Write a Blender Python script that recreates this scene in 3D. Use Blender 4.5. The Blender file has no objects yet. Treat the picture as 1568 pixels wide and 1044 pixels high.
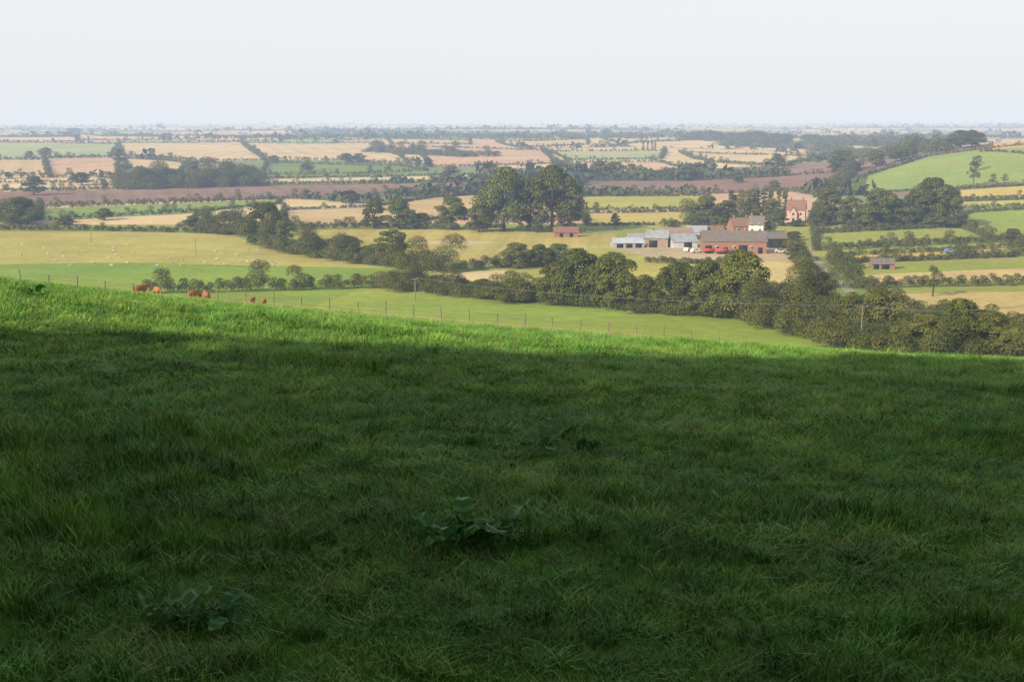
import bpy, math, random
import numpy as np
from mathutils import Vector
R=np.random.RandomState(7); random.seed(7)
FPX=1893.0; PITCH=math.atan((522-190)/FPX); EYE=1.6
CP,SP=math.cos(PITCH),math.sin(PITCH)
scene=bpy.context.scene
def lin(c):
    c=np.array(c,float)/255.0
    return np.where(c<=0.04045,c/12.92,((c+0.055)/1.055)**2.4)
# ---------------------------------------------------------------- noise
def _h(xi,yi,seed):
    h=(xi*374761393+yi*668265263+seed*1442695041)&0xffffffff
    h=((h^(h>>13))*1274126177)&0xffffffff
    h=(h^(h>>16))&0xffffffff
    return h/4294967295.0
def vn(x,y,seed=0):
    x=np.asarray(x,float);y=np.asarray(y,float)
    xi=np.floor(x).astype(np.int64);yi=np.floor(y).astype(np.int64)
    fx=x-xi;fy=y-yi;fx=fx*fx*(3-2*fx);fy=fy*fy*(3-2*fy)
    a=_h(xi,yi,seed);b=_h(xi+1,yi,seed);c=_h(xi,yi+1,seed);d=_h(xi+1,yi+1,seed)
    return (a*(1-fx)+b*fx)*(1-fy)+(c*(1-fx)+d*fx)*fy
def fbm(x,y,seed=0,o=3):
    s=0;a=1;t=0
    for i in range(o):
        s=s+a*vn(x*2**i,y*2**i,seed+i*17);t+=a;a*=.5
    return s/t*2-1
def ss(a,b,x):
    t=np.clip((x-a)/(b-a),0,1);return t*t*(3-2*t)
# ---------------------------------------------------------------- terrain
T=[(0,0),(100,-18),(150,-27),(200,-36.5),(250,-41),(300,-42.5),(350,-43.2),(470,-43.3),(600,-43),(770,-42),(1000,-37),(1400,-30),(2000,-24),(3000,-20),(4500,-17),(7000,-12),(9000,-6),(11000,1),(16000,-30)]
_ly=np.linspace(math.log(20),math.log(16000),1500)
_lz=np.interp(np.exp(_ly),[t[0] for t in T],[t[1] for t in T])
k=np.hanning(61);k/=k.sum();_lz=np.convolve(np.pad(_lz,30,mode='edge'),k,mode='valid')
def H(x,y):
    x=np.asarray(x,float);y=np.asarray(y,float)
    yp=np.maximum(y,0.01)
    u=np.clip(x/np.maximum(yp,2.0),-.6,.6)
    a=.077+.08*u-.05*u*u
    near=-a*yp-.00132*yp*yp
    drop=.005*ss(-.4,-.15,u)*(1-ss(.08,.22,u))
    far=1.6-yp*(a+.0919-drop*ss(40,105,yp))
    zh=np.where(yp<35,near,far)
    V=np.interp(np.log(np.maximum(yp,20)),_ly,_lz)
    s=ss(115,250,yp)
    z=zh*(1-s)+V*s
    z=z+np.where(y<0,-.04*y,0)
    nf=1-ss(60,140,yp)
    z=z+nf*(.05*fbm(x/1.1,y/.9,3,2)+.13*fbm(x/6,y/4,5,2))*ss(0,3,np.hypot(x,y))
    z=z+ss(300,700,yp)*2.0*fbm(x/180,y/160,11,3)
    z=z+ss(1300,3000,yp)*14*fbm(x/1500,y/900,21,4)
    z=z+ss(4500,9000,yp)*22*fbm(x/1500,y/2500,23,3)
    z=z+31*np.exp(-.5*(((x-405)/np.where(x<405,112,300))**2+((y-860)/160)**2))
    return z
def ray(px,py):
    cx=px-784;cy=522-py
    y=CP*FPX+SP*cy; z=-SP*FPX+CP*cy
    return cx/y,z/y
def unproj(px,py,ymin=150.,ymax=13000.):
    u,t=ray(px,py)
    ys=np.exp(np.linspace(math.log(ymin),math.log(ymax),3000))
    h=H(u*ys,ys); d=h-(EYE+t*ys)
    i=np.argmax(d>=0)
    if d[i]<0: i=int(np.argmax(d))
    elif i>0:
        f=d[i-1]/(d[i-1]-d[i]); y=ys[i-1]+(ys[i]-ys[i-1])*f
        return np.array([u*y,y,float(H(u*y,y))])
    y=ys[i];return np.array([u*y,y,float(H(u*y,y))])
def mpp(p): # metres per photo pixel at point
    return (p[1]*CP+(EYE-p[2])*SP)/FPX
# ---------------------------------------------------------------- materials
def newmat(name):
    m=bpy.data.materials.new(name);m.use_nodes=True
    nt=m.node_tree;nt.nodes.clear();return m,nt
def nd(nt,t,**kw):
    n=nt.nodes.new(t)
    for k_,v in kw.items():setattr(n,k_,v)
    return n
def simple_mat(name,c1,c2,scale=1.0,rough=.8,trans=0.,rnd=0.,detail=3,spec=.3,scale2=None,c3=None,bump=0.):
    m,nt=newmat(name);L=nt.links.new
    geo=nd(nt,'ShaderNodeNewGeometry')
    no=nd(nt,'ShaderNodeTexNoise');no.inputs['Scale'].default_value=scale;no.inputs['Detail'].default_value=detail
    L(geo.outputs['Position'],no.inputs['Vector'])
    cr=nd(nt,'ShaderNodeValToRGB');cr.color_ramp.elements[0].position=.32;cr.color_ramp.elements[1].position=.68
    cr.color_ramp.elements[0].color=(*c1,1);cr.color_ramp.elements[1].color=(*c2,1)
    L(no.outputs['Fac'],cr.inputs['Fac']);col=cr.outputs['Color']
    if scale2:
        n2=nd(nt,'ShaderNodeTexNoise');n2.inputs['Scale'].default_value=scale2;n2.inputs['Detail'].default_value=2
        L(geo.outputs['Position'],n2.inputs['Vector'])
        r2=nd(nt,'ShaderNodeValToRGB');r2.color_ramp.elements[0].position=.45;r2.color_ramp.elements[1].position=.7
        L(n2.outputs['Fac'],r2.inputs['Fac'])
        mx=nd(nt,'ShaderNodeMixRGB');mx.inputs['Color2'].default_value=(*c3,1)
        L(r2.outputs['Color'],mx.inputs['Fac']);L(col,mx.inputs['Color1']);col=mx.outputs['Color']
    if rnd>0:
        oi=nd(nt,'ShaderNodeObjectInfo');mr=nd(nt,'ShaderNodeMapRange')
        mr.inputs['To Min'].default_value=1-rnd;mr.inputs['To Max'].default_value=1+rnd
        L(oi.outputs['Random'],mr.inputs['Value'])
        hs=nd(nt,'ShaderNodeHueSaturation');L(mr.outputs['Result'],hs.inputs['Value']);L(col,hs.inputs['Color']);col=hs.outputs['Color']
        m2=nd(nt,'ShaderNodeMapRange');m2.inputs['To Min'].default_value=.5-rnd*.06;m2.inputs['To Max'].default_value=.5+rnd*.06
        mm=nd(nt,'ShaderNodeMath',operation='FRACT');mu=nd(nt,'ShaderNodeMath',operation='MULTIPLY');mu.inputs[1].default_value=17.3
        L(oi.outputs['Random'],mu.inputs[0]);L(mu.outputs[0],mm.inputs[0]);L(mm.outputs[0],m2.inputs['Value']);L(m2.outputs['Result'],hs.inputs['Hue'])
    out=nd(nt,'ShaderNodeOutputMaterial')
    if spec<=0:
        p=nd(nt,'ShaderNodeBsdfDiffuse');L(col,p.inputs['Color'])
    else:
        p=nd(nt,'ShaderNodeBsdfPrincipled');p.inputs['Roughness'].default_value=rough;p.inputs['Specular IOR Level'].default_value=spec
        L(col,p.inputs['Base Color'])
    if trans>0:
        tr=nd(nt,'ShaderNodeBsdfTranslucent');L(col,tr.inputs['Color'])
        mx=nd(nt,'ShaderNodeMixShader');mx.inputs[0].default_value=trans
        L(p.outputs[0],mx.inputs[1]);L(tr.outputs[0],mx.inputs[2]);L(mx.outputs[0],out.inputs[0])
    else: L(p.outputs[0],out.inputs[0])
    return m
M_leaf=simple_mat('oak_foliage',(.105,.12,.024),(.16,.165,.036),.3,.7,0,.25,scale2=.8,c3=(.06,.078,.018),spec=0)
M_leaf2=simple_mat('hedge_foliage',(.095,.11,.026),(.15,.145,.042),.12,.75,0,.1,scale2=.7,c3=(.06,.075,.02),spec=0)
M_leaf3=simple_mat('distant_foliage',(.07,.085,.03),(.105,.115,.04),.02,.8,0,0,spec=0)
M_wood=simple_mat('woodland_foliage',(.06,.10,.018),(.09,.14,.026),.4,.7,.0,0,spec=0)
M_bark=simple_mat('bark',(.06,.045,.03),(.12,.095,.07),2,.9,spec=0)
M_grass=simple_mat('grass_blade',(.13,.285,.04),(.25,.42,.065),.5,.5,0,.35,scale2=1.5,c3=(.115,.245,.05),spec=.2)
M_dry=simple_mat('dry_grass',(.34,.30,.15),(.46,.40,.2),3,.7,0,.2,spec=0)
M_dock=simple_mat('dock_leaf',(.07,.20,.035),(.13,.29,.06),12,.5,.15,.2,spec=.25)
M_brick=simple_mat('red_brick',(.27,.135,.085),(.36,.19,.115),3,.85)
M_pink=simple_mat('pale_brick',(.50,.34,.28),(.60,.43,.36),2,.85)
M_white=simple_mat('white_render',(.62,.60,.55),(.75,.73,.68),1,.8)
M_tile=simple_mat('clay_tiles',(.21,.11,.075),(.30,.16,.11),2,.8)
M_slate=simple_mat('slate_roof',(.15,.125,.105),(.23,.195,.165),1.5,.7)
M_sheet=simple_mat('corrugated_sheet',(.28,.29,.30),(.40,.41,.42),.6,.6)
M_pale=simple_mat('pale_sheet',(.42,.45,.49),(.54,.57,.60),.6,.6)
M_rust=simple_mat('rusty_sheet',(.28,.19,.14),(.36,.28,.22),.5,.7)
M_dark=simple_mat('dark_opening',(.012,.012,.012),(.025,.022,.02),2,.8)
M_glass=simple_mat('window_glass',(.03,.035,.04),(.06,.07,.08),2,.1,spec=.6)
M_frame=simple_mat('white_frame',(.7,.7,.68),(.8,.8,.78),2,.5)
M_timber=simple_mat('weathered_timber',(.16,.13,.10),(.30,.26,.21),4,.85)
M_wire=simple_mat('wire',(.12,.12,.12),(.2,.2,.2),4,.5)
M_red=simple_mat('red_paint',(.42,.05,.04),(.5,.09,.06),2,.5)
M_blue=simple_mat('blue_paint',(.12,.2,.4),(.16,.27,.5),2,.35)
M_rub=simple_mat('tyre_rubber',(.02,.02,.02),(.035,.035,.035),5,.8)
M_wool=simple_mat('wool',(.50,.47,.40),(.62,.59,.50),9,.95)
M_cow=simple_mat('cow_hide',(.30,.12,.045),(.40,.17,.07),1.5,.8,rnd=.2)
# ---------------------------------------------------------------- mesh helpers
def mesh_q(name,V,F,mats,mi=None,smooth=False):
    V=np.ascontiguousarray(V,dtype=np.float32).reshape(-1,3);F=np.ascontiguousarray(F,dtype=np.int32).reshape(-1,4)
    me=bpy.data.meshes.new(name);me.vertices.add(len(V));me.vertices.foreach_set('co',V.ravel())
    me.loops.add(F.size);me.loops.foreach_set('vertex_index',F.ravel())
    me.polygons.add(len(F));me.polygons.foreach_set('loop_start',np.arange(0,F.size,4,dtype=np.int32))
    for m in mats:me.materials.append(m)
    if mi is not None:me.polygons.foreach_set('material_index',np.asarray(mi,dtype=np.int32))
    me.update(calc_edges=True)
    if smooth:me.polygons.foreach_set('use_smooth',np.ones(len(F),bool))
    me.validate();return me
def addobj(name,me,loc=(0,0,0),rot=(0,0,0),scl=(1,1,1),parent=None):
    o=bpy.data.objects.new(name,me);scene.collection.objects.link(o)
    o.location=loc;o.rotation_euler=rot;o.scale=scl
    if parent:o.parent=parent
    return o
def unit(v):return v/np.maximum(np.linalg.norm(v,axis=-1,keepdims=True),1e-9)
def leaves(C,N,S):
    n=len(C);r=unit(R.normal(size=(n,3)));a=unit(np.cross(N,r));b=np.cross(N,a)
    S=np.asarray(S).reshape(-1,1)*np.ones((n,1))
    k1=R.uniform(.6,1.0,(n,1));
    Q=np.stack([C-a*S*.5*k1,C-b*S*.38,C+a*S*.5,C+b*S*.45*k1],1)
    return Q
def quads_to_mesh(name,Q,mats):
    n=len(Q);return mesh_q(name,Q.reshape(-1,3),np.arange(n*4).reshape(-1,4),mats)
def tube(p0,p1,r0,r1,n=6):
    p0=np.array(p0,float);p1=np.array(p1,float);d=unit(p1-p0);r=np.array([1,0,0]) if abs(d[0])<.8 else np.array([0,1,0])
    a=unit(np.cross(d,r));b=np.cross(d,a);th=np.arange(n)*2*math.pi/n
    c=np.cos(th)[:,None]*a+np.sin(th)[:,None]*b
    A=p0+c*r0;B=p1+c*r1;Q=[]
    for i in range(n):
        j=(i+1)%n;Q.append([A[i],A[j],B[j],B[i]])
    return np.array(Q)
def lobes_leaves(LC,LR,n,size,zs=.85,inner=.25,up=.25):
    w=LR**2;idx=R.choice(len(LC),n,p=w/w.sum())
    d=unit(R.normal(size=(n,3)));d[:,2]=np.where(d[:,2]<-.35,-d[:,2],d[:,2])
    rr=np.where(R.rand(n)<inner,R.uniform(.35,.85,n),R.uniform(.85,1.1,n))[:,None]
    C=LC[idx]+d*LR[idx][:,None]*rr*np.array([1,1,zs])
    N=unit(d+R.normal(size=(n,3))*.32+np.array([0,0,up]))
    return leaves(C,N,size*R.uniform(.6,1.3,n))
# ---------------------------------------------------------------- tree prototypes (normalised to 12 m high)
KW={'round':10.,'broad':12.,'tall':7.5,'bush':12.,'poplar':3.2,'sparse':9.}
def tree_proto(name,kind,seed,nl=5200,leaf=.5):
    global R
    R=np.random.RandomState(seed);Hh=12.
    n,bot={'round':(34,1.0),'broad':(44,1.0),'tall':(28,1.0),'bush':(40,-.2),'poplar':(16,.8),'sparse':(16,3.)}[kind]
    W=KW[kind]/2;LC=[];LR=[]
    for i in range(n):
        t=((i+.5)/n+R.normal()*.05)%1
        env=(math.sin(math.pi*min(.98,max(.02,.12+.82*t))**.85))**.6
        th=i*2.4+R.normal()*.4;lr=R.uniform(.17,.35)*W*(1.0 if kind!='poplar' else 2.2)
        rr=max(0,(env*W-lr*.8))*R.uniform(.45,1.08)
        LC.append([rr*math.cos(th),rr*math.sin(th),bot+lr*.6+t*(Hh-bot-lr*1.4)]);LR.append(lr)
    LC=np.array(LC);LR=np.array(LR)
    Qv=lobes_leaves(LC,LR,nl,leaf)
    tr=[];top=np.array([R.normal()*.3,R.normal()*.3,bot+2.2])
    tr.append(tube((0,0,-.8),(0.02,0,.4),.5,.34));tr.append(tube((.02,0,.4),top,.34,.27))
    t2=np.array([top[0]*1.5,top[1]*1.5,8.5]);tr.append(tube(top,t2,.27,.1))
    for c in LC[2::2][:14]:
        s=top+(t2-top)*R.uniform(0,.8);mid=(s+c)/2+R.normal(size=3)*.25
        tr.append(tube(s,mid,.14,.1,5));tr.append(tube(mid,c,.1,.03,5))
    tr=np.concatenate(tr)
    ext=np.percentile(np.abs(Qv[...,0]),98.5);zt=np.percentile(Qv[...,2],99.5)
    A=np.concatenate([Qv,tr])*np.array([W/ext,W/ext,Hh/zt])
    mi=np.r_[np.zeros(len(Qv)),np.ones(len(tr))]
    return mesh_q(name,A.reshape(-1,3),np.arange(len(A)*4).reshape(-1,4),[M_leaf,M_bark],mi)
PROT={k_:[tree_proto(f'{k_}_tree_mesh_{i}',k_,100*i+j*7+3,nl,lf) for i in range(c)] for j,(k_,c,nl,lf) in enumerate([('round',4,9500,.42),('broad',3,13000,.4),('tall',3,7000,.4),('bush',5,12500,.42),('poplar',2,3000,.4),('sparse',2,2600,.4)])}
R=np.random.RandomState(99)
def tree(px,py,hpx,wpx,kind='round',name='oak_tree',ymin=150.):
    p=unproj(px,py,ymin);m=mpp(p);h=hpx*m;w=wpx*m
    me=random.choice(PROT[kind]);sw=w/KW[kind]
    addobj(name,me,p-np.array([0,0,.1]),(0,0,random.uniform(0,6.28)),(sw,sw,h/12.0))
# ---------------------------------------------------------------- field map
TAN=(232,206,156);TAN2=(224,196,144);PINK=(224,188,152);BRN=(162,132,114);GRN=(150,174,90);YG=(198,188,104);PG=(186,192,130);DG=(136,154,80)
FD=[ # polygon, colour, hedge height, stripe
([(-150,206),(115,210),(118,217),(-150,216)],TAN,3,0),
([(-150,219),(182,221),(168,242),(-150,247)],PG,3,0),
([(-150,248),(68,245),(74,269),(-150,271)],TAN2,3,1),
([(68,244),(182,240),(180,270),(76,273)],PINK,3,1),
([(120,206),(250,210),(250,215),(120,215)],TAN2,3,0),
([(260,208),(430,211),(430,217),(260,216)],TAN,3,0),
([(182,219),(368,218),(405,246),(300,246),(188,239)],TAN,3,1),
([(190,243),(292,250),(275,266),(195,258)],TAN,3,0),
([(300,249),(345,252),(350,262),(300,263)],TAN2,2,0),
([(372,220),(575,219),(626,251),(540,247),(405,244)],TAN,3,1),
([(440,208),(560,208),(560,214),(440,214)],PG,3,0),
([(632,225),(830,231),(850,251),(660,256)],PINK,3,1),
([(590,213),(720,216),(720,222),(600,221)],TAN2,3,0),
([(410,249),(620,255),(655,262),(560,267),(400,268)],DG,3,0),
([(395,274),(740,268),(740,276),(395,282)],TAN,2.5,0),
([(-150,283),(160,280),(160,290),(-150,293)],TAN,2.5,0),
([(-150,297),(160,291),(400,284),(740,278),(745,291),(560,302),(440,305),(170,312),(-150,320)],BRN,2.5,1),
([(60,320),(300,311),(430,306),(425,313),(300,326),(60,339)],GRN,2.5,0),
([(435,322),(560,318),(660,303),(745,297),(740,322),(620,345),(435,348)],TAN2,2.,1),
([(-200,354),(350,357),(400,380),(600,412),(640,418),(560,440),(-200,445)],YG,0,0),
([(-200,408),(200,402),(590,411),(640,418),(560,440),(-200,450)],(146,172,76),0,0),
([(440,352),(780,352),(945,358),(935,382),(770,405),(740,400),(640,398),(560,368)],(204,190,110),0,1),
([(740,400),(940,378),(1080,385),(1170,400),(1160,440),(900,440),(760,420)],(190,184,98),0,0),
([(930,378),(1250,378),(1225,402),(1000,396)],(206,186,146),0,0),
([(888,278),(1285,263),(1290,288),(1080,297),(890,298)],BRN,2.5,1),
([(886,301),(1085,300),(1078,320),(890,322)],(194,190,94),2.,0),
([(890,327),(1066,324),(1052,344),(900,346)],(210,194,110),2.,0),
([(840,233),(1020,231),(1012,244),(870,246)],PG,3,0),
([(1040,233),(1262,240),(1205,256),(1090,249)],TAN,3,0),
([(850,250),(1010,249),(1060,262),(890,272)],PINK,3,0),
([(760,218),(900,214),(900,222),(790,226)],TAN2,3,0),
([(920,212),(1030,206),(1090,213),(950,222)],TAN,3,0),
([(1270,292),(1330,268),(1420,240),(1700,217),(1700,282),(1465,289),(1300,297)],(160,178,90),2.,0),
([(1490,221),(1700,212),(1700,224),(1520,229)],(230,188,130),0,0),
([(1465,291),(1700,278),(1700,298),(1465,305)],(214,196,112),2.,0),
([(1465,309),(1700,300),(1700,308),(1465,320)],(200,196,102),2.,0),
([(1480,326),(1700,309),(1700,372),(1515,366),(1466,345)],(166,180,80),2.,0),
([(1248,358),(1478,347),(1517,368),(1250,380)],(178,184,88),2.,0),
([(1290,392),(1700,372),(1700,388),(1300,402)],(214,190,112),2.,0),
([(1315,411),(1700,396),(1700,405),(1320,421)],(168,178,82),0,0),
([(1320,421),(1700,405),(1700,428),(1320,435)],(230,202,138),0,0),
([(1370,450),(1700,444),(1700,500),(1380,476)],(222,196,128),0,0),
([(1160,400),(1224,402),(1228,458),(1165,455)],(230,206,138),0,0),
([(1228,400),(1290,400),(1330,440),(1370,470),(1230,480)],(140,152,80),0,0),
([(1228,378),(1242,378),(1258,400),(1312,448),(1298,450),(1245,402)],(176,168,130),0,0),
([(640,372),(700,366),(760,372),(700,377)],(214,198,150),0,0),
([(675,419),(775,413),(765,432),(680,428)],(232,206,154),0,0),
([(1140,440),(1230,450),(1240,500),(1140,490)],(160,162,88),0,0),
]
GAIN=0.80
WF=[]
for poly,c,hh,st in FD:
    P=np.array([unproj(a,b)[:2] for a,b in poly]);WF.append((P,lin(c)*GAIN,hh,st))
fieldnear=np.array([[-400,118],[-200,112],[0,112],[40,112],[75,130],[75,255],[40,300],[-10,322],[-60,345],[-400,420]],float)
def inpoly(x,y,P):
    r=np.zeros(x.shape,bool);n=len(P)
    for i in range(n):
        x0,y0=P[i];x1,y1=P[(i+1)%n]
        if y0==y1:continue
        c=((y0>y)!=(y1>y))&(x<(x1-x0)*(y-y0)/(y1-y0)+x0);r^=c
    return r
def vor(x,y):
    x,y=x+130*fbm(x/700,y/700,41,2),y+160*fbm(x/800,y/600,43,2)
    ca,sa=math.cos(.5),math.sin(.5);X=(x*ca+y*sa)/300.;Y=(-x*sa+y*ca)/420.
    xi=np.floor(X).astype(np.int64);yi=np.floor(Y).astype(np.int64)
    f1=np.full(x.shape,9.);f2=np.full(x.shape,9.);idv=np.zeros(x.shape)
    for i in(-1,0,1):
        for j in(-1,0,1):
            cx=xi+i+.5+.95*(_h(xi+i,yi+j,31)-.5);cy=yi+j+.5+.95*(_h(xi+i,yi+j,57)-.5)
            d=np.maximum(abs(X-cx),abs(Y-cy))+.45*np.minimum(abs(X-cx),abs(Y-cy));q=_h(xi+i,yi+j,91)
            nw=d<f1;f2=np.where(nw,f1,np.minimum(f2,d));f1=np.where(nw,d,f1);idv=np.where(nw,q,idv)
    return f1,f2,idv
PAL=np.array([lin(c) for c in[TAN,PG,TAN2,DG,PINK,GRN,TAN,BRN,YG,TAN2,(144,156,100)]])*GAIN
# ---------------------------------------------------------------- terrain mesh
def geo_rows(a,b,r):
    o=[];y=a
    while y<b:o.append(y);y*=1+r
    return o
rows=list(np.linspace(-70,0,15))+geo_rows(.4,40,.022)+list(np.arange(40,130,1.1))+list(np.arange(130,250,3.))+geo_rows(250,420,.0032)+geo_rows(420,1100,.005)+geo_rows(1100,4500,.008)+geo_rows(4500,15000,.02)
rows=np.array(rows)
s_in=np.linspace(-1,1,1150);o_=1+np.cumsum(np.linspace(.03,.8,14));S=np.r_[-o_[::-1],s_in,o_]
Wd=.5*np.maximum(rows,0)+14
X=Wd[:,None]*S[None,:];Y=np.repeat(rows[:,None],len(S),1)
Z=H(X,Y)
x=X.ravel();y=Y.ravel()
col=np.zeros((len(x),3));col[:]=lin((172,176,92))*GAIN
f1,f2,idv=vor(x,y);pc=PAL[np.minimum((idv*len(PAL)).astype(int),len(PAL)-1)]
col=np.where((y>560)[:,None],pc,col)
edge=((f2-f1)<.02)&(y>900);col[edge]=lin((110,118,76))*.7
col[inpoly(x,y,fieldnear)]=lin((164,182,80))*GAIN
for P,c,hh,st in WF:
    bb=(x>=P[:,0].min())&(x<=P[:,0].max())&(y>=P[:,1].min())&(y<=P[:,1].max())
    ii=np.nonzero(bb)[0];
    if not len(ii):continue
    k_=ii[inpoly(x[ii],y[ii],P)];cc=np.array(c)
    if st:
        e=P[1]-P[0];e=e/np.linalg.norm(e);nn=np.array([-e[1],e[0]]) if (int(abs(P[0,0])*7)%2) else e
        ph=(x[k_]*nn[0]+y[k_]*nn[1])+2*fbm(x[k_]/60,y[k_]/60,4,2)
        per=12 if P[:,1].mean()<900 else 24
        w=.95+.06*np.sin(ph*2*math.pi/per)+.03*np.sin(ph*2*math.pi/(per*.31))
        col[k_]=cc*w[:,None]
    else:col[k_]=cc
mot=1+.17*fbm(x/22,y/22,77,4)+.09*fbm(x/90,y/70,78,2)+.10*fbm(x/14,y/4,79,3)*(y<500)
mot=np.where(y<110,1,mot);col*=mot[:,None]
hue=fbm(x/45,y/35,80,3);far=(y>110);col[:,0]*=np.where(far,1+.12*hue,1);col[:,2]*=np.where(far,1-.08*hue,1)
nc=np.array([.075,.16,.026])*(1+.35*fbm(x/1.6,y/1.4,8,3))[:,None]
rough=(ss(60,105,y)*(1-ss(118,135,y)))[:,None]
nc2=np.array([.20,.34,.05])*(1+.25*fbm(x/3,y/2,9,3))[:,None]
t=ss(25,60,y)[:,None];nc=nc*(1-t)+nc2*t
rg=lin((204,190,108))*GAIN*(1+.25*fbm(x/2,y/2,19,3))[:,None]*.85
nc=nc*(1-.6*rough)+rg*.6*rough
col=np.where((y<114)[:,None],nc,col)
nr,ncn=len(rows),len(S)
ii=np.arange(nr*ncn).reshape(nr,ncn)
F=np.stack([ii[:-1,:-1],ii[:-1,1:],ii[1:,1:],ii[1:,:-1]],-1).reshape(-1,4)
m,nt=newmat('farmland');L=nt.links.new
at=nd(nt,'ShaderNodeAttribute',attribute_name='field_colour');geo=nd(nt,'ShaderNodeNewGeometry')
n1=nd(nt,'ShaderNodeTexNoise');n1.inputs['Scale'].default_value=.35;n1.inputs['Detail'].default_value=6;n1.inputs['Roughness'].default_value=.65
L(geo.outputs['Position'],n1.inputs['Vector'])
mr=nd(nt,'ShaderNodeMapRange');mr.inputs['From Min'].default_value=.25;mr.inputs['From Max'].default_value=.75;mr.inputs['To Min'].default_value=.8;mr.inputs['To Max'].default_value=1.2
L(n1.outputs['Fac'],mr.inputs['Value'])
vm=nd(nt,'ShaderNodeVectorMath',operation='SCALE');L(at.outputs['Color'],vm.inputs[0]);L(mr.outputs['Result'],vm.inputs['Scale'])
p=nd(nt,'ShaderNodeBsdfDiffuse')
out=nd(nt,'ShaderNodeOutputMaterial');L(vm.outputs[0],p.inputs['Color']);L(p.outputs[0],out.inputs[0])
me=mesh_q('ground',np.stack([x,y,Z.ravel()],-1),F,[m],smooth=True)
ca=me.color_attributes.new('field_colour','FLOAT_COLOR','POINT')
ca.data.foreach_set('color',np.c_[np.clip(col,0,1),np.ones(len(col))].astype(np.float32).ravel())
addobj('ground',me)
# ---------------------------------------------------------------- hedges
def hedge_quads(pts,h,w,kq=1.0,gap=0.,trees=0.):
    pts=np.array(pts,float)[:,:2];LC=[];LR=[]
    for a,b in zip(pts[:-1],pts[1:]):
        Ln=np.linalg.norm(b-a);n=max(2,int(Ln/(h*.45)))
        for t in (np.arange(n)+R.uniform(0,1,n)*.8)/n:
            if R.rand()<gap:continue
            q=a+(b-a)*t;q=q+R.normal(size=2)*w*.25
            hh=h*R.uniform(.65,1.15)
            if R.rand()<trees:hh*=R.uniform(1.5,2.6)
            zg=float(H(q[0],q[1]));r=max(hh*.45,w*.45)
            LC.append([q[0],q[1],zg+hh*.3]);LR.append(r*.9)
            LC.append([q[0]+R.normal()*.3*w,q[1]+R.normal()*.3*w,zg+hh-r*.7]);LR.append(r*.75)
    if not LC:return np.zeros((0,4,3))
    LC=np.array(LC);LR=np.array(LR);dist=LC[:,1].mean();sz=max(.34,dist/1236*1.05)
    n=int(min(90000,(4*math.pi*LR**2).sum()/(sz*sz*.5)*.62*kq))+6
    return lobes_leaves(LC,LR,n,sz)
def pix(pl):return [unproj(a,b) for a,b in pl]
HG=[
([(225,450),(300,448),(420,445),(560,441),(610,436)],3.8,3.5,.0,.1),
([(570,440),(640,447),(720,456),(800,463),(900,470),(1000,478),(1100,486),(1200,499),(1290,520),(1400,530)],4.5,6,0,.12),
([(600,436),(680,447),(760,453),(830,460)],4.5,7,0,.1),
([(400,378),(480,394),(560,404),(640,412),(690,417)],5.0,6,0,.12),
([(690,417),(770,408),(860,404)],3.5,4,.1,.05),
([(-60,352),(0,352),(120,353),(290,356),(370,360)],2.6,3,0,.06),
([(285,352),(340,358),(400,366)],5.5,6,0,.15),
([(430,352),(560,349),(640,348)],3,3,.1,.1),
([(640,350),(760,354),(900,358)],3.5,4,.3,.2),
([(1240,357),(1480,346)],2.8,2.5,0,.05),
([(1245,384),(1517,371),(1700,366)],2.5,2.5,0,.05),
([(1290,404),(1568,391),(1700,386)],2.5,2.5,0,.05),
([(1260,440),(1330,441),(1700,433)],3.2,3,0,.05),
([(1165,455),(1240,480),(1300,500),(1390,512)],5,6,0,.1),
([(1380,480),(1450,490),(1560,500),(1700,510)],4,5,0,.2),
([(1215,385),(1232,420),(1250,450)],3,4,.3,.2),
([(1275,402),(1310,430),(1350,452)],2.5,3,.1,.1),
([(1060,345),(1130,338),(1190,335)],5,8,0,.3),([(1245,342),(1330,344),(1460,348)],5,8,0,.3),
([(185,289),(260,287),(390,284)],7,20,0,.15),([(190,281),(290,278),(385,276)],7,20,0,.15),
([(990,402),(1090,404),(1160,400)],2.2,3,.3,0),
([(1290,532),(1400,541),(1600,546)],3.5,5,0,.1),
([(0,341),(40,343),(60,340)],4,5,0,.2),
([(1500,232),(1568,236),(1650,238)],2.0,2,.4,0),
([(1265,300),(1290,285),(1300,268),(1310,258)],4,6,0,.3),
([(1140,490),(1200,505),(1280,527),(1330,536)],4.5,6,0,.1),
([(570,232),(620,236),(700,240),(780,240)],6,12,.3,.3),([(1060,214),(1200,219),(1400,224)],7,30,.55,.2),([(1100,222),(1250,229),(1440,233)],6,20,.5,.2),
]
for pl,h,w,g,tr in HG:
    addobj('hedgerow',quads_to_mesh('hedgerow',hedge_quads(pix(pl),h,w,1.,g,tr),[M_leaf2]))
Q=[]
for P,c,hh,st in WF:
    if hh<=0:continue
    n=len(P)
    for i in range(n):
        a,b=P[i],P[(i+1)%n]
        if abs(a[0])>.62*a[1] and abs(b[0])>.62*b[1]:continue
        Q.append(hedge_quads([a,b],hh*R.uniform(.7,1.1),2.2,.8,.15,.09))
addobj('field_boundary_hedges',quads_to_mesh('field_boundary_hedges',np.concatenate(Q),[M_leaf2]))
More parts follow.
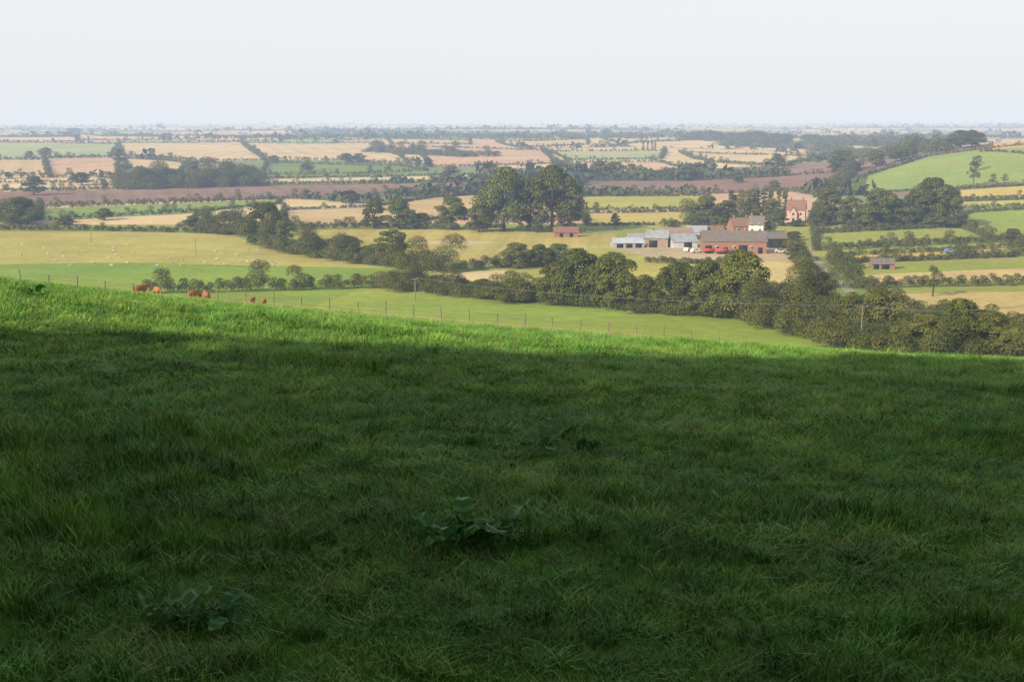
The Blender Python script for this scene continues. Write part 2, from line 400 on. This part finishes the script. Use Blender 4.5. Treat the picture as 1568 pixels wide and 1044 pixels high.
# far trees following the patchwork boundaries
n=130000
yy=np.exp(R.uniform(math.log(700),math.log(11000),n));xx=yy*R.uniform(-.6,.6,n)
f1,f2,_=vor(xx,yy);wd=vn(xx/420,yy/420,301);onE=(f2-f1)<.018
infd=np.zeros(n,bool)
for P,c,hh,st in WF:infd|=inpoly(xx,yy,P)
keep=((onE&(R.rand(n)<.7)&~infd)|((wd>.87)&(R.rand(n)<.7)&~infd)|((vn(xx/1800,yy/500,411)>.80)&(yy>2000)&(R.rand(n)<.5)))
xx=xx[keep];yy=yy[keep];zz=H(xx,yy);sz=R.uniform(1.2,3.6,len(xx))*(1+ss(2000,6000,yy)*.8);sz=np.where(R.rand(len(xx))<.08,sz*2.,sz)
LC=np.repeat(np.stack([xx,yy,zz+sz*.7],-1),9,0);sr=np.repeat(sz,9)
d=unit(R.normal(size=LC.shape));d[:,2]=abs(d[:,2])*1.2-.3
Q=leaves(LC+d*sr[:,None]*np.array([1.2,1.2,.9]),unit(d+R.normal(size=d.shape)*.4),sr*1.3)
addobj('distant_trees',quads_to_mesh('distant_trees',Q,[M_leaf3]))
# ---------------------------------------------------------------- individual trees
TR=[(772,354,97,78,'broad'),(845,355,100,88,'broad'),(812,352,80,50,'tall'),(573,350,44,40,'round'),(612,351,46,48,'round'),(692,351,49,48,'round'),(733,356,43,42,'round'),(872,353,52,36,'round'),(645,350,24,30,'bush'),
(30,344,42,62,'bush'),(5,340,25,40,'bush'),(52,299,29,34,'round'),(125,284,20,32,'round'),(160,337,18,26,'round'),(100,345,14,30,'bush'),
(405,374,64,74,'bush'),(350,358,35,62,'bush'),(310,352,28,50,'bush'),(435,378,40,40,'bush'),(600,404,52,62,'round'),(530,394,34,60,'bush'),(572,402,28,40,'bush'),(650,412,28,46,'bush'),(480,388,26,46,'bush'),
(790,410,38,50,'bush'),(825,408,34,44,'bush'),(855,405,32,50,'bush'),
(850,466,64,62,'bush'),(885,469,88,80,'bush'),(938,473,86,80,'bush'),(985,476,54,60,'bush'),(1035,480,78,72,'bush'),(1082,484,86,72,'bush'),(1132,488,104,84,'bush'),(1100,486,68,60,'bush'),(1180,496,42,60,'bush'),(790,462,36,60,'bush'),(740,455,28,50,'bush'),
(1218,402,34,30,'tall'),(1252,475,58,60,'bush'),(1225,480,40,50,'bush'),(1300,508,60,56,'bush'),(1345,510,68,80,'bush'),(1420,535,56,80,'bush'),(1395,530,40,60,'bush'),(1468,540,84,70,'bush'),(1510,541,66,80,'bush'),(1555,545,46,60,'bush'),(1600,545,60,80,'bush'),(1440,536,50,60,'bush'),
(1082,346,46,46,'round'),(1112,345,38,40,'round'),(1150,338,34,30,'round'),(1180,338,34,34,'round'),(1265,344,56,50,'round'),(1300,345,44,46,'round'),(1345,350,60,62,'round'),(1398,348,56,40,'round'),(1425,347,74,60,'round'),(1446,349,64,46,'round'),(1375,349,44,44,'bush'),(1248,347,30,28,'bush'),(1325,348,36,40,'bush'),(1192,346,26,24,'bush'),(1222,346,9,30,'bush'),(1195,380,12,20,'bush'),(1060,350,20,26,'bush'),(1100,352,22,24,'bush'),(1178,356,18,22,'round'),(1215,368,14,26,'bush'),(1030,352,16,22,'bush'),
(1470,227,27,40,'broad'),(1488,226,26,38,'broad'),(1288,264,34,46,'round'),(1190,260,24,22,'round'),(1342,256,26,28,'round'),(1372,248,24,30,'round'),(1398,240,14,18,'round'),(1385,244,18,24,'round'),(1490,286,40,20,'sparse'),(1520,284,18,14,'sparse'),(1538,282,16,14,'sparse'),(1495,262,24,22,'sparse'),(1428,454,48,34,'sparse'),(1550,374,24,34,'round'),
(920,270,24,36,'round'),(942,270,22,34,'round'),(966,271,20,22,'round'),(1020,275,16,20,'round'),(1050,277,26,26,'round'),(1033,276,18,20,'round'),(1185,290,14,20,'round'),(1130,280,12,18,'round'),
(530,249,14,24,'round'),(550,249,14,22,'round'),(690,276,22,32,'round'),(295,265,18,22,'round'),(640,257,16,14,'round'),(655,256,14,14,'round'),(850,255,14,18,'round'),(725,280,14,22,'round'),(942,350,24,14,'round'),(420,250,12,16,'round'),(470,262,12,22,'round'),(70,240,14,22,'round'),(45,243,12,14,'round'),(182,250,22,16,'round'),(112,204,8,24,'round'),(600,300,12,20,'round'),(680,305,14,18,'round')]
for t in TR:
    tree(*t,name='hawthorn_tree' if t[4]=='bush' else ('ash_tree' if t[4] in('tall','sparse') else 'oak_tree'))
for i in range(10):
    tree(1118+i*9+random.uniform(-3,3),326-i*.6,random.uniform(20,38),10,'poplar','poplar_tree')
for a in(985,992,998,1003):tree(a,231,16,4,'poplar','poplar_tree')
# ---------------------------------------------------------------- woodland behind the viewpoint (casts the foreground shade)
n=44000
X0=R.uniform(-33.5,34,n);Y0=R.uniform(-17,-8,n);top=29+5*fbm(X0/5,Y0/6,500,2)
Zt=.3+top*R.uniform(0,1,n)
C=np.stack([X0+1.0*fbm(Zt/3,Y0/3,501,2),Y0,Zt],-1)
# overhanging boughs, unseen, added to darken the grass near the camera
m2=9000;C2=np.stack([R.uniform(-20,26,m2),R.uniform(-8,1.5,m2),R.uniform(9,20,m2)],-1)
C2=C2[vn(C2[:,0]/3,C2[:,1]/3+C2[:,2]/4,505)>.35];C=np.concatenate([C,C2])
Q=leaves(C,unit(R.normal(size=C.shape)),R.uniform(.9,1.6,len(C)))
tr=[]
for i in range(16):
    a=-32+i*4.2;b=-12+random.uniform(-2,2);tr+= [tube((a,b,-.5),(a+.4,b,14),.45,.25),tube((a+.4,b,14),(a,b,24),.25,.05)]
    if a>-20:tr+=[tube((a+.3,b,10),(a+random.uniform(-3,3),b+7,13.5),.2,.12),tube((a+.3,b,8),(a+random.uniform(-2,2),b+12,15),.15,.04)]
tr=np.concatenate(tr);A=np.concatenate([Q,tr])
addobj('woodland',mesh_q('woodland',A.reshape(-1,3),np.arange(len(A)*4).reshape(-1,4),[M_wood,M_bark],np.r_[np.zeros(len(Q)),np.ones(len(tr))]))
# ---------------------------------------------------------------- grass
def tuft(name,nb,rad,hmin,hmax,w,mat):
    r=rad*np.sqrt(R.rand(nb));th=R.uniform(0,6.28,nb);b=np.stack([r*np.cos(th),r*np.sin(th),np.full(nb,-.03)],-1)
    h=R.uniform(hmin,hmax,nb)[:,None];la=R.uniform(0,6.28,nb);ld=np.stack([np.cos(la),np.sin(la),0*la],-1);ln=R.uniform(.2,1.25,nb)[:,None]*h
    sd=np.stack([-np.sin(la+R.normal(size=nb)*.6),np.cos(la),0*la],-1);sd=unit(sd)*w*.5*R.uniform(.6,1.3,nb)[:,None]
    up=np.array([0,0,1.])
    p1=b+up*(h*.6)+ld*ln*.35;p2=b+up*h*.9+ld*ln
    Q=np.concatenate([np.stack([b-sd,b+sd,p1+sd*.85,p1-sd*.85],1),np.stack([p1-sd*.85,p1+sd*.85,p2+sd*.12,p2-sd*.12],1)])
    return bpy.data.objects.new(name,quads_to_mesh(name,Q,[mat]))
coll=bpy.data.collections.new('grass_tufts')
for i in range(7):coll.objects.link(tuft('grass_tuft_%d'%i,150,[.2,.19,.22,.12,.2,.19,.10][i],.04,[.085,.10,.09,.14,.085,.10,.16][i],.0055,M_grass))
colld=bpy.data.collections.new('dry_grass_tufts')
for i in range(3):colld.objects.link(tuft('dry_tuft_%d'%i,36,.2,.08,.19,.004,M_dry))
def scatter(name,P,scl,coll):
    me=bpy.data.meshes.new(name);me.vertices.add(len(P));me.vertices.foreach_set('co',P.astype(np.float32).ravel())
    a=me.attributes.new('rot','FLOAT_VECTOR','POINT');rv=np.zeros((len(P),3),np.float32);rv[:,2]=R.uniform(0,6.28,len(P));rv[:,0]=R.normal(size=len(P))*.12;a.data.foreach_set('vector',rv.ravel())
    a=me.attributes.new('scl','FLOAT_VECTOR','POINT');a.data.foreach_set('vector',scl.astype(np.float32).ravel())
    o=addobj(name,me);g=bpy.data.node_groups.new(name+'_nodes','GeometryNodeTree')
    g.interface.new_socket('Geometry',in_out='INPUT',socket_type='NodeSocketGeometry');g.interface.new_socket('Geometry',in_out='OUTPUT',socket_type='NodeSocketGeometry')
    N=g.nodes.new;gi=N('NodeGroupInput');go=N('NodeGroupOutput');ip=N('GeometryNodeInstanceOnPoints');ci=N('GeometryNodeCollectionInfo')
    ci.inputs['Collection'].default_value=coll;ci.inputs['Separate Children'].default_value=True;ci.inputs['Reset Children'].default_value=True
    ip.inputs['Pick Instance'].default_value=True
    r_=N('GeometryNodeInputNamedAttribute');r_.data_type='FLOAT_VECTOR';r_.inputs['Name'].default_value='rot'
    s_=N('GeometryNodeInputNamedAttribute');s_.data_type='FLOAT_VECTOR';s_.inputs['Name'].default_value='scl'
    l=g.links.new;l(gi.outputs[0],ip.inputs['Points']);l(ci.outputs[0],ip.inputs['Instance']);l(r_.outputs['Attribute'],ip.inputs['Rotation']);l(s_.outputs['Attribute'],ip.inputs['Scale']);l(ip.outputs[0],go.inputs[0])
    md=o.modifiers.new('scatter','NODES');md.node_group=g
    return o
PS=[];SC=[]
for y0,y1,den,sc in[(2.6,6,44,.75),(6,11,30,.9),(11,18,15,1.2),(18,30,7.5,1.5),(30,48,3.2,2.),(48,75,1.2,2.4),(75,116,.4,2.8)]:
    w0=.5*y1+1.2;st=1/math.sqrt(den)
    gx,gy=np.meshgrid(np.arange(-w0,w0,st),np.arange(y0,y1,st));xx=gx.ravel()+R.uniform(-.55,.55,gx.size)*st;yy=gy.ravel()+R.uniform(-.55,.55,gx.size)*st
    k_=abs(xx)<.47*yy+.8;xx=xx[k_];yy=yy[k_]
    tus=fbm(xx/.4,yy/.35,61,2);big=fbm(xx/2.2,yy/1.2,62,2);hs=.85+.45*tus+.35*np.clip(big,-.5,1)
    hs=np.where(big>.42,hs*1.45,hs);hs=np.clip(hs,.5,1.9)
    PS.append(np.stack([xx,yy,H(xx,yy)],-1));q=sc*R.uniform(.9,1.2,len(xx));SC.append(np.stack([q,q,q**.5*hs],-1))
print('tufts',sum(len(p) for p in PS))
scatter('meadow_grass',np.concatenate(PS),np.concatenate(SC),coll)
PS=[];SC=[]
for a,b,n,sp in[(520,805,7,.15),(330,690,4,.3),(1240,580,5,.5),(780,720,5,.4),(60,780,5,.3),(200,1010,5,.15)]:
    p=unproj(a,b,2.)
    xx=p[0]+R.normal(size=n)*sp;yy=p[1]+R.normal(size=n)*sp;PS.append(np.stack([xx,yy,H(xx,yy)],-1));SC.append(np.ones((n,3))*R.uniform(.5,.8,(n,1)))
n=1500;yy=R.uniform(70,118,n);xx=yy*R.uniform(-.42,.12,n);PS.append(np.stack([xx,yy,H(xx,yy)],-1));SC.append(np.ones((n,3))*R.uniform(1.3,2.6,(n,1)))
n=320;yy=R.uniform(4,32,n);xx=yy*R.uniform(-.45,.45,n);PS.append(np.stack([xx,yy,H(xx,yy)],-1));SC.append(np.ones((n,3))*R.uniform(.4,.75,(n,1)))
scatter('dry_grass_stalks',np.concatenate(PS),np.concatenate(SC),colld)
# dock plants
def dock(px,py,s=1.,n=12):
    p=unproj(px,py,2.);Q=[]
    for i in range(n):
        th=i*2.4+random.uniform(-.5,.5);Ln=random.uniform(.10,.27)*s;wd=Ln*random.uniform(.16,.22);el=random.uniform(.35,1.15);ox,oy=random.gauss(0,.035),random.gauss(0,.035)
        k_=10;prev=None;tw=random.uniform(-.4,.4)
        for j in range(k_+1):
            t=j/k_;r=Ln*t*math.cos(el*(1-.6*t));z=Ln*(math.sin(el)*t-.28*t*t)+.01*math.sin(j*1.9+i)*s
            ww=wd*(math.sin(math.pi*(t-.2)/.8*.93+.12)**.8) if t>.22 else .006
            ww=max(ww,.003);c=np.array([ox+r*math.cos(th),oy+r*math.sin(th),z+.03*s]);sd=np.array([-math.sin(th),math.cos(th),tw])*ww;e=np.array([0,0,ww*.35])
            cur=(c-sd+e,c,c+sd+e)
            if prev:Q.append([prev[0],prev[1],cur[1],cur[0]]);Q.append([prev[1],prev[2],cur[2],cur[1]])
            prev=cur
    addobj('dock_plant',mesh_q('dock_plant',np.array(Q).reshape(-1,3),np.arange(len(Q)*4).reshape(-1,4),[M_dock]),p)
for a in[(836,692,1.,12),(896,694,.9,11),(868,668,.7,8),(695,834,1.,13),(765,832,.95,12),(730,828,.8,8),(245,958,.8,9),(335,958,.75,8),(1215,668,.8,8),(50,458,1.6,10)]:dock(*a)
# ---------------------------------------------------------------- boxes & buildings
BF=np.array([[0,3,2,1],[4,5,6,7],[0,1,5,4],[1,2,6,5],[2,3,7,6],[3,0,4,7]])
def boxv(c,s):
    c=np.array(c,float);s=np.array(s,float)/2
    return np.array([c+s*np.array(k_) for k_ in[(-1,-1,-1),(1,-1,-1),(1,1,-1),(-1,1,-1),(-1,-1,1),(1,-1,1),(1,1,1),(-1,1,1)]])
def boxes(name,L_,mat,parent=None,loc=(0,0,0)):
    V=[];F_=[]
    for i,(c,s) in enumerate(L_):V.append(boxv(c,s));F_.append(BF+8*i)
    return addobj(name,mesh_q(name,np.concatenate(V),np.concatenate(F_),[mat]),loc,parent=parent)
def gable(name,p,rot,Lx,Wy,Hw,Hr,wall,roof,openings=(),chim=(),windows=(),sink=1.0,zoff=0):
    e=bpy.data.objects.new(name,None);scene.collection.objects.link(e);e.location=(p[0],p[1],p[2]+zoff);e.rotation_euler=(0,0,rot)
    l=Lx/2;w=Wy/2;b=-sink
    V=[(-l,-w,b),(l,-w,b),(l,w,b),(-l,w,b),(-l,-w,Hw),(l,-w,Hw),(l,w,Hw),(-l,w,Hw),(-l,0,Hw+Hr),(l,0,Hw+Hr)]
    me=bpy.data.meshes.new('walls');me.from_pydata(V,[],[(0,1,5,4),(2,3,7,6),(1,2,6,9,5),(3,0,4,8,7)]);me.materials.append(wall);addobj('walls',me,parent=e)
    o=.35;sl=Hr/w;th=.16
    def slab(sg):
        y0=sg*(w+o);z0=Hw-o*sl+.05;z1=Hw+Hr+.05
        a=[(-l-o,y0,z0),(l+o,y0,z0),(l+o,0,z1),(-l-o,0,z1)];return a+[(q[0],q[1],q[2]+th) for q in a]
    V=slab(-1)+slab(1);F_=[tuple(int(k_) for k_ in f) for f in BF]+[tuple(int(k_)+8 for k_ in f) for f in BF]
    me=bpy.data.meshes.new('roof');me.from_pydata(V,[],F_);me.materials.append(roof);addobj('roof',me,parent=e)
    if openings:boxes('opening_panels',[((ox,-w-.02,oh/2),(ow,.08,oh)) for ox,ow,oh in openings],M_dark,e)  # near-black slabs stand in for the shade inside open doorways
    if windows:
        boxes('window_frames',[((ox,-w-.02,oz),(ow+.2,.06,oh+.2)) for ox,oz,ow,oh in windows],M_frame,e)
        boxes('windows',[((ox,-w-.05,oz),(ow,.06,oh)) for ox,oz,ow,oh in windows],M_glass,e)
    if chim:
        boxes('chimneys',[((cx,0,Hw+Hr+.4),(.8,.6,1.7)) for cx in chim],M_brick,e)
    return e
def B(name,px,py,wpx,hpx,rfr,dep,rot,wall,roof,**k_):
    p=unproj(px,py);m_=mpp(p);Lx=wpx*m_;Ht=hpx*m_
    k2={}
    for q in('openings','windows','chim'):
        if q in k_:k2[q]=k_[q](Lx,Ht)
    return gable(name,p,rot,Lx,dep,Ht*(1-rfr),Ht*rfr,wall,roof,**k2)
# farmyard
B('cattle_shed',960,378,46,13,.45,8,.12,M_sheet,M_pale,openings=lambda L_,H_:[(-3.5,2.4,1.6),(0,2.4,1.6),(3.5,2.4,1.6)])
B('cattle_shed',978,370,34,12,.45,8,.12,M_sheet,M_sheet)
B('cattle_shed',1006,377,32,24,.4,10,-.1,M_rust,M_sheet,openings=lambda L_,H_:[(-1.5,3,2.6)])
B('cattle_shed',1044,378,38,19,.5,9,.15,M_pale,M_sheet,openings=lambda L_,H_:[(1,3,2.4)])
B('cattle_shed',1030,366,56,17,.5,12,.1,M_rust,M_rust)
B('cattle_shed',1066,362,30,16,.5,8,-.1,M_pale,M_sheet)
B('brick_barn',1122,386,96,32,.42,11,-.08,M_brick,M_slate,openings=lambda L_,H_:[(-9,2.4,2.8),(-3,1.5,2.2),(3,3,3),(9,1.6,2.2)],windows=lambda L_,H_:[(-6,2.2,.9,.8),(0,2.2,.9,.8),(6,2.2,.9,.8)])
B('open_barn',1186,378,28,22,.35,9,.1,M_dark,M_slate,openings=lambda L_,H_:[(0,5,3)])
B('brick_farm_cottage',1132,356,30,22,.5,7,.2,M_brick,M_tile,chim=lambda L_,H_:[-2.5,3],windows=lambda L_,H_:[(-2,1.6,.8,.9),(1.5,1.6,.8,.9)])
B('white_farmhouse',1158,357,22,26,.45,7,-.25,M_white,M_slate,chim=lambda L_,H_:[-2,2],windows=lambda L_,H_:[(-1.6,1.5,.9,1.1),(1.6,1.5,.9,1.1),(-1.6,3.9,.9,1.),(1.6,3.9,.9,1.)])
B('brick_outbuilding',866,362,36,14,.5,6,.05,M_brick,M_tile,openings=lambda L_,H_:[(-2,1.4,1.7),(2,1.4,1.7)])
B('brick_outbuilding',1090,361,32,15,.5,7,.1,M_brick,M_tile)
B('brick_outbuilding',1350,411,34,15,.45,4.5,-.05,M_brick,M_slate,openings=lambda L_,H_:[(-2.2,1.6,1.7),(.6,2.4,1.7)])
h=B('pale_brick_house',1219,340,27,33,.4,7,-.3,M_pink,M_tile,chim=lambda L_,H_:[-2.6,2.6],windows=lambda L_,H_:[(2,1.5,1,1.2),(2,3.9,.9,1.1)])
w_=1.6;V=[(-w_-1,-5,-1),(w_-1,-5,-1),(w_-1,-3.3,-1),(-w_-1,-3.3,-1),(-w_-1,-5,4.6),(w_-1,-5,4.6),(w_-1,-1,4.6),(-w_-1,-1,4.6),(-1,-5,6.8),(-1,-.4,6.8)]
me=bpy.data.meshes.new('gable_wing');me.from_pydata(V,[],[(0,1,5,8,4),(1,2,6,5),(3,0,4,7)]);me.materials.append(M_pink);addobj('gable_wing',me,parent=h)
me=bpy.data.meshes.new('gable_wing_roof');V=[(-w_-1.3,-5.3,4.35),(-1,-5.3,7.0),(-1,-.3,7.0),(-w_-1.3,-.3,4.35),(w_-.7,-5.3,4.35),(w_-.7,-.3,4.35)]
me.from_pydata(V,[],[(0,1,2,3),(1,4,5,2)]);me.materials.append(M_tile);addobj('gable_wing_roof',me,parent=h)
boxes('gable_wing_windows',[((-1,-5.03,1.5),(1.1,.06,1.2)),((-1,-5.03,3.9),(1.,.06,1.1))],M_glass,h)
# trailers / vehicles
def wheels(L_,r,w,e):
    Q=np.concatenate([np.concatenate([tube((x_,y_-w/2,r),(x_,y_+w/2,r),r,r,14),tube((x_,y_-w/2,r),(x_,y_-w/2-.001,r),r,.01,14),tube((x_,y_+w/2,r),(x_,y_+w/2+.001,r),r,.01,14)]) for x_,y_ in L_])
    addobj('wheels',quads_to_mesh('wheels',Q,[M_rub]),parent=e)
def trailer(px,py,rot,mat):
    p=unproj(px,py);e=bpy.data.objects.new('farm_trailer',None);scene.collection.objects.link(e);e.location=p;e.rotation_euler=(0,0,rot)
    boxes('bed',[((0,0,.95),(4.4,2.1,.12)),((0,-1.02,1.4),(4.4,.06,.78)),((0,1.02,1.4),(4.4,.06,.78)),((2.17,0,1.4),(.06,1.98,.78)),((-2.17,0,1.4),(.06,1.98,.78)),((3.1,0,.8),(1.8,.12,.12))],mat,e)
    wheels([(-.9,-1,),(-.9,1),(.5,-1),(.5,1)],.42,.26,e)
trailer(1086,388,.1,M_red);trailer(1104,389,-.2,M_red)
def car(px,py,rot,mat,name='parked_car'):
    p=unproj(px,py);e=bpy.data.objects.new(name,None);scene.collection.objects.link(e);e.location=p;e.rotation_euler=(0,0,rot)
    pr=[(-2.1,.35),(-2.1,.85),(-1.9,1.0),(-1.5,1.45),(.4,1.45),(1.0,.98),(1.95,.85),(2.1,.6),(2.1,.35)];n_=len(pr)
    V=[(a,-.82,b) for a,b in pr]+[(a,.82,b) for a,b in pr]
    me=bpy.data.meshes.new('body');me.from_pydata(V,[],[tuple(range(n_)),tuple(range(2*n_-1,n_-1,-1))]+[(i,(i+1)%n_+0,(i+1)%n_+n_,i+n_)[::-1] for i in range(n_)]);me.materials.append(mat);addobj('body',me,parent=e)
    boxes('glass',[((-.5,0,1.2),(1.5,1.66,.32))],M_glass,e);wheels([(-1.3,-.76),(-1.3,.76),(1.3,-.76),(1.3,.76)],.32,.2,e)
car(1455,387,.1,M_blue);car(1066,387,.4,M_white);car(1195,387,-.2,M_white);car(1052,385,1.2,M_white)
# ---------------------------------------------------------------- fence near brow
P0=[]
for a in np.linspace(-.40,.17,26):
    yv=112+ (a+.1)*10;xv=a*yv;P0.append((xv,yv,float(H(xv,yv))))
Q=[]
for q in P0:
    q=np.array(q);Q.append(tube(q-[0,0,.3],q+[random.uniform(-.08,.08),0,1.1+random.uniform(0,.3)],.08,.06,6))
addobj('wire_fence',quads_to_mesh('wire_fence',np.concatenate(Q),[M_timber]))
Q=[]
for a,b in zip(P0[:-1],P0[1:]):
    for hz in(.4,.8,1.05):Q.append(tube(np.array(a)+[0,0,hz],np.array(b)+[0,0,hz],.008,.008,4))
f=addobj('wires',quads_to_mesh('wires',np.concatenate(Q),[M_wire]),parent=bpy.data.objects['wire_fence'])
def pole(px,py,h=9.,arm=1.8):
    p=unproj(px,py);Q=[tube(p-[0,0,.5],p+[0,0,h],.15,.10,8),tube(p+[-arm/2,0,h-.3],p+[arm/2,0,h-.3],.07,.07,6)]
    for s in(-arm/2+.1,0,arm/2-.1):Q.append(tube(p+[s,0,h-.25],p+[s,0,h+.05],.05,.03,6))
    addobj('utility_pole',quads_to_mesh('utility_pole',np.concatenate(Q),[M_timber]));return p+np.array([0,0,h])
tops=[pole(1700,560,9),pole(1318,528,7.5),pole(636,462,6.),pole(300,392,6.),pole(140,372,6.5)]
Q=[]
for a,b in list(zip(tops[:-1],tops[1:]))[:2]:
    for off in(-.8,0,.8):
        pts=[a+(b-a)*t+np.array([off,0,-4*1.6*t*(1-t)]) for t in np.linspace(0,1,13)]
        for c,d_ in zip(pts[:-1],pts[1:]):Q.append(tube(c,d_,.014,.014,4))
addobj('power_lines',quads_to_mesh('power_lines',np.concatenate(Q),[M_wire]))
# ---------------------------------------------------------------- animals
def skinned(name,verts,edges,radii,mats,sub=1):
    me=bpy.data.meshes.new(name);me.from_pydata(verts,edges,[]);o=bpy.data.objects.new(name,me);scene.collection.objects.link(o)
    md=o.modifiers.new('s','SKIN');sv=me.skin_vertices[0].data
    for i,r in enumerate(radii):sv[i].radius=(r,r)
    sv[0].use_root=True
    ms=o.modifiers.new('b','SUBSURF');ms.levels=sub;ms.render_levels=sub
    dg=bpy.context.evaluated_depsgraph_get();m2=bpy.data.meshes.new_from_object(o.evaluated_get(dg));bpy.data.objects.remove(o)
    m2.materials.clear()
    for m_ in mats:m2.materials.append(m_)
    for p_ in m2.polygons:p_.use_smooth=True
    return m2
def quadruped(name,s,mats,graze=False,bulk=1.):
    v=[(0,0,.95)];e=[];r=[(.34*bulk)]
    def add(parent,p_,rad):
        v.append(p_);r.append(rad*1.0);e.append((parent,len(v)-1));return len(v)-1
    hip=add(0,(-.55,0,1.0),.31*bulk);rump=add(hip,(-.8,0,1.02),.2)
    ch=add(0,(.5,0,.96),.34*bulk);nk=add(ch,(.85,0,.9 if graze else 1.15),.19)
    hd=add(nk,(1.05,0,.45) if graze else (1.14,0,1.25),.13);mz=add(hd,(1.2,0,.15) if graze else (1.42,0,1.1),.085)
    add(hd,((1.0,.2,.52) if graze else (1.08,.24,1.33)),.03);add(hd,((1.0,-.2,.52) if graze else (1.08,-.24,1.33)),.03)
    t1=add(rump,(-.93,0,.85),.03);add(t1,(-.95,0,.4),.03)
    for sy in(-1,1):
        a=add(ch,(.55,.17*sy,.7),.12);b=add(a,(.58,.18*sy,.4),.07);c=add(b,(.57,.18*sy,.06),.05);add(c,(.62,.18*sy,.0),.06)
        a=add(hip,(-.55,.18*sy,.72),.16);b=add(a,(-.48,.19*sy,.55),.1);c=add(b,(-.68,.19*sy,.36),.06);d_=add(c,(-.64,.19*sy,.06),.05);add(d_,(-.6,.19*sy,0),.06)
    v=[(a*s,b*s,c*s) for a,b,c in v];r=[q*s for q in r]
    return skinned(name,v,e,r,mats)
cow=quadruped('cow_mesh',.9,[M_cow]);cowg=quadruped('cow_grazing_mesh',.9,[M_cow],True)
sh=quadruped('sheep_mesh',.55,[M_wool],True,1.2);sh2=quadruped('sheep_standing_mesh',.55,[M_wool],False,1.2)
for px,pt,rz,me_ in[(214,435,.9,cow),(240,437,2.2,cowg),(298,442,1.2,cowg),(316,445,2.0,cow),(385,456,1.5,cow),(404,456,-1.4,cow)]:
    u,t=ray(px,pt);ys=np.linspace(112,170,400);d=H(u*ys,ys)+1.25-(EYE+t*ys);i=int(np.argmax(d<=0)) if (d<=0).any() else 60
    yv=ys[max(i,10)];xv=u*yv;print('cow',px,yv);addobj('cow',me_,(xv,yv,float(H(xv,yv))),(0,0,rz))
for i in range(52):
    px=random.choice([random.gauss(110,45),random.uniform(20,470),random.gauss(330,60)]);py=random.choice([random.uniform(376,392),random.uniform(395,412),random.gauss(403,4)])
    if px<5 or px>500:continue
    p=unproj(px,py);addobj('sheep',random.choice([sh,sh,sh2]),p,(0,0,random.uniform(0,6.28)))
# ---------------------------------------------------------------- haze: absorbing box over the valley, its own glow standing in for scattered light
m,nt=newmat('haze_glow');sig=np.array([.00020,.00023,.00029]);Lh=np.array([.79,.845,.90])
D=.001;ab=nd(nt,'ShaderNodeVolumeAbsorption');ab.inputs['Color'].default_value=(*(1-sig/D),1);ab.inputs['Density'].default_value=D
em=nd(nt,'ShaderNodeEmission');e_=sig*Lh;em.inputs['Color'].default_value=(*(e_/e_.max()),1);em.inputs['Strength'].default_value=float(e_.max())
ad=nd(nt,'ShaderNodeAddShader');out=nd(nt,'ShaderNodeOutputMaterial');nt.links.new(ab.outputs[0],ad.inputs[0]);nt.links.new(em.outputs[0],ad.inputs[1]);nt.links.new(ad.outputs[0],out.inputs['Volume'])
boxes('haze',[((0,7040,-10),(20000,13920,220))],m)
# ---------------------------------------------------------------- light
EL=math.radians(26);az=np.array([-.75,-.66]);az/=np.linalg.norm(az)
ts=Vector((az[0]*math.cos(EL),az[1]*math.cos(EL),math.sin(EL)))
sl=bpy.data.lights.new('sun','SUN');sl.energy=5.0;sl.angle=math.radians(.5);sl.color=(1,.89,.70)
so=bpy.data.objects.new('sun',sl);scene.collection.objects.link(so);so.rotation_euler=ts.to_track_quat('Z','Y').to_euler();so.location=(-40,-40,60)
w=bpy.data.worlds.new('World');scene.world=w;w.use_nodes=True;nt=w.node_tree;nt.nodes.clear();L=nt.links.new
sk=nd(nt,'ShaderNodeTexSky');sk.sky_type='NISHITA';sk.sun_disc=False;sk.sun_elevation=EL;sk.sun_rotation=math.atan2(az[0],az[1])%(2*math.pi)
sk.air_density=1.0;sk.dust_density=3.0;sk.ozone_density=1.0
ST=.13
tc=nd(nt,'ShaderNodeTexCoord');sx=nd(nt,'ShaderNodeSeparateXYZ');L(tc.outputs['Generated'],sx.inputs[0])
mr=nd(nt,'ShaderNodeMapRange',interpolation_type='SMOOTHSTEP');mr.inputs['From Min'].default_value=.08;mr.inputs['From Max'].default_value=.7;mr.inputs['To Min'].default_value=.88;mr.inputs['To Max'].default_value=.22
L(sx.outputs['Z'],mr.inputs['Value'])
mx=nd(nt,'ShaderNodeMixRGB');mx.inputs['Color2'].default_value=(.945/ST,.94/ST,.94/ST,1)
L(mr.outputs['Result'],mx.inputs['Fac']);L(sk.outputs[0],mx.inputs['Color1'])
bg=nd(nt,'ShaderNodeBackground');bg.inputs['Strength'].default_value=ST;out=nd(nt,'ShaderNodeOutputWorld')
L(mx.outputs[0],bg.inputs['Color']);L(bg.outputs[0],out.inputs[0])
# ---------------------------------------------------------------- camera
c=bpy.data.cameras.new('camera');c.sensor_width=36;c.lens=FPX/1568*36;c.clip_end=40000;c.clip_start=.1
co=bpy.data.objects.new('camera',c);scene.collection.objects.link(co);co.location=(0,0,EYE);co.rotation_euler=(math.pi/2-PITCH,0,0);scene.camera=co
scene.view_settings.view_transform='Standard';scene.view_settings.look='None';scene.view_settings.exposure=0
print('done',len(bpy.data.objects))
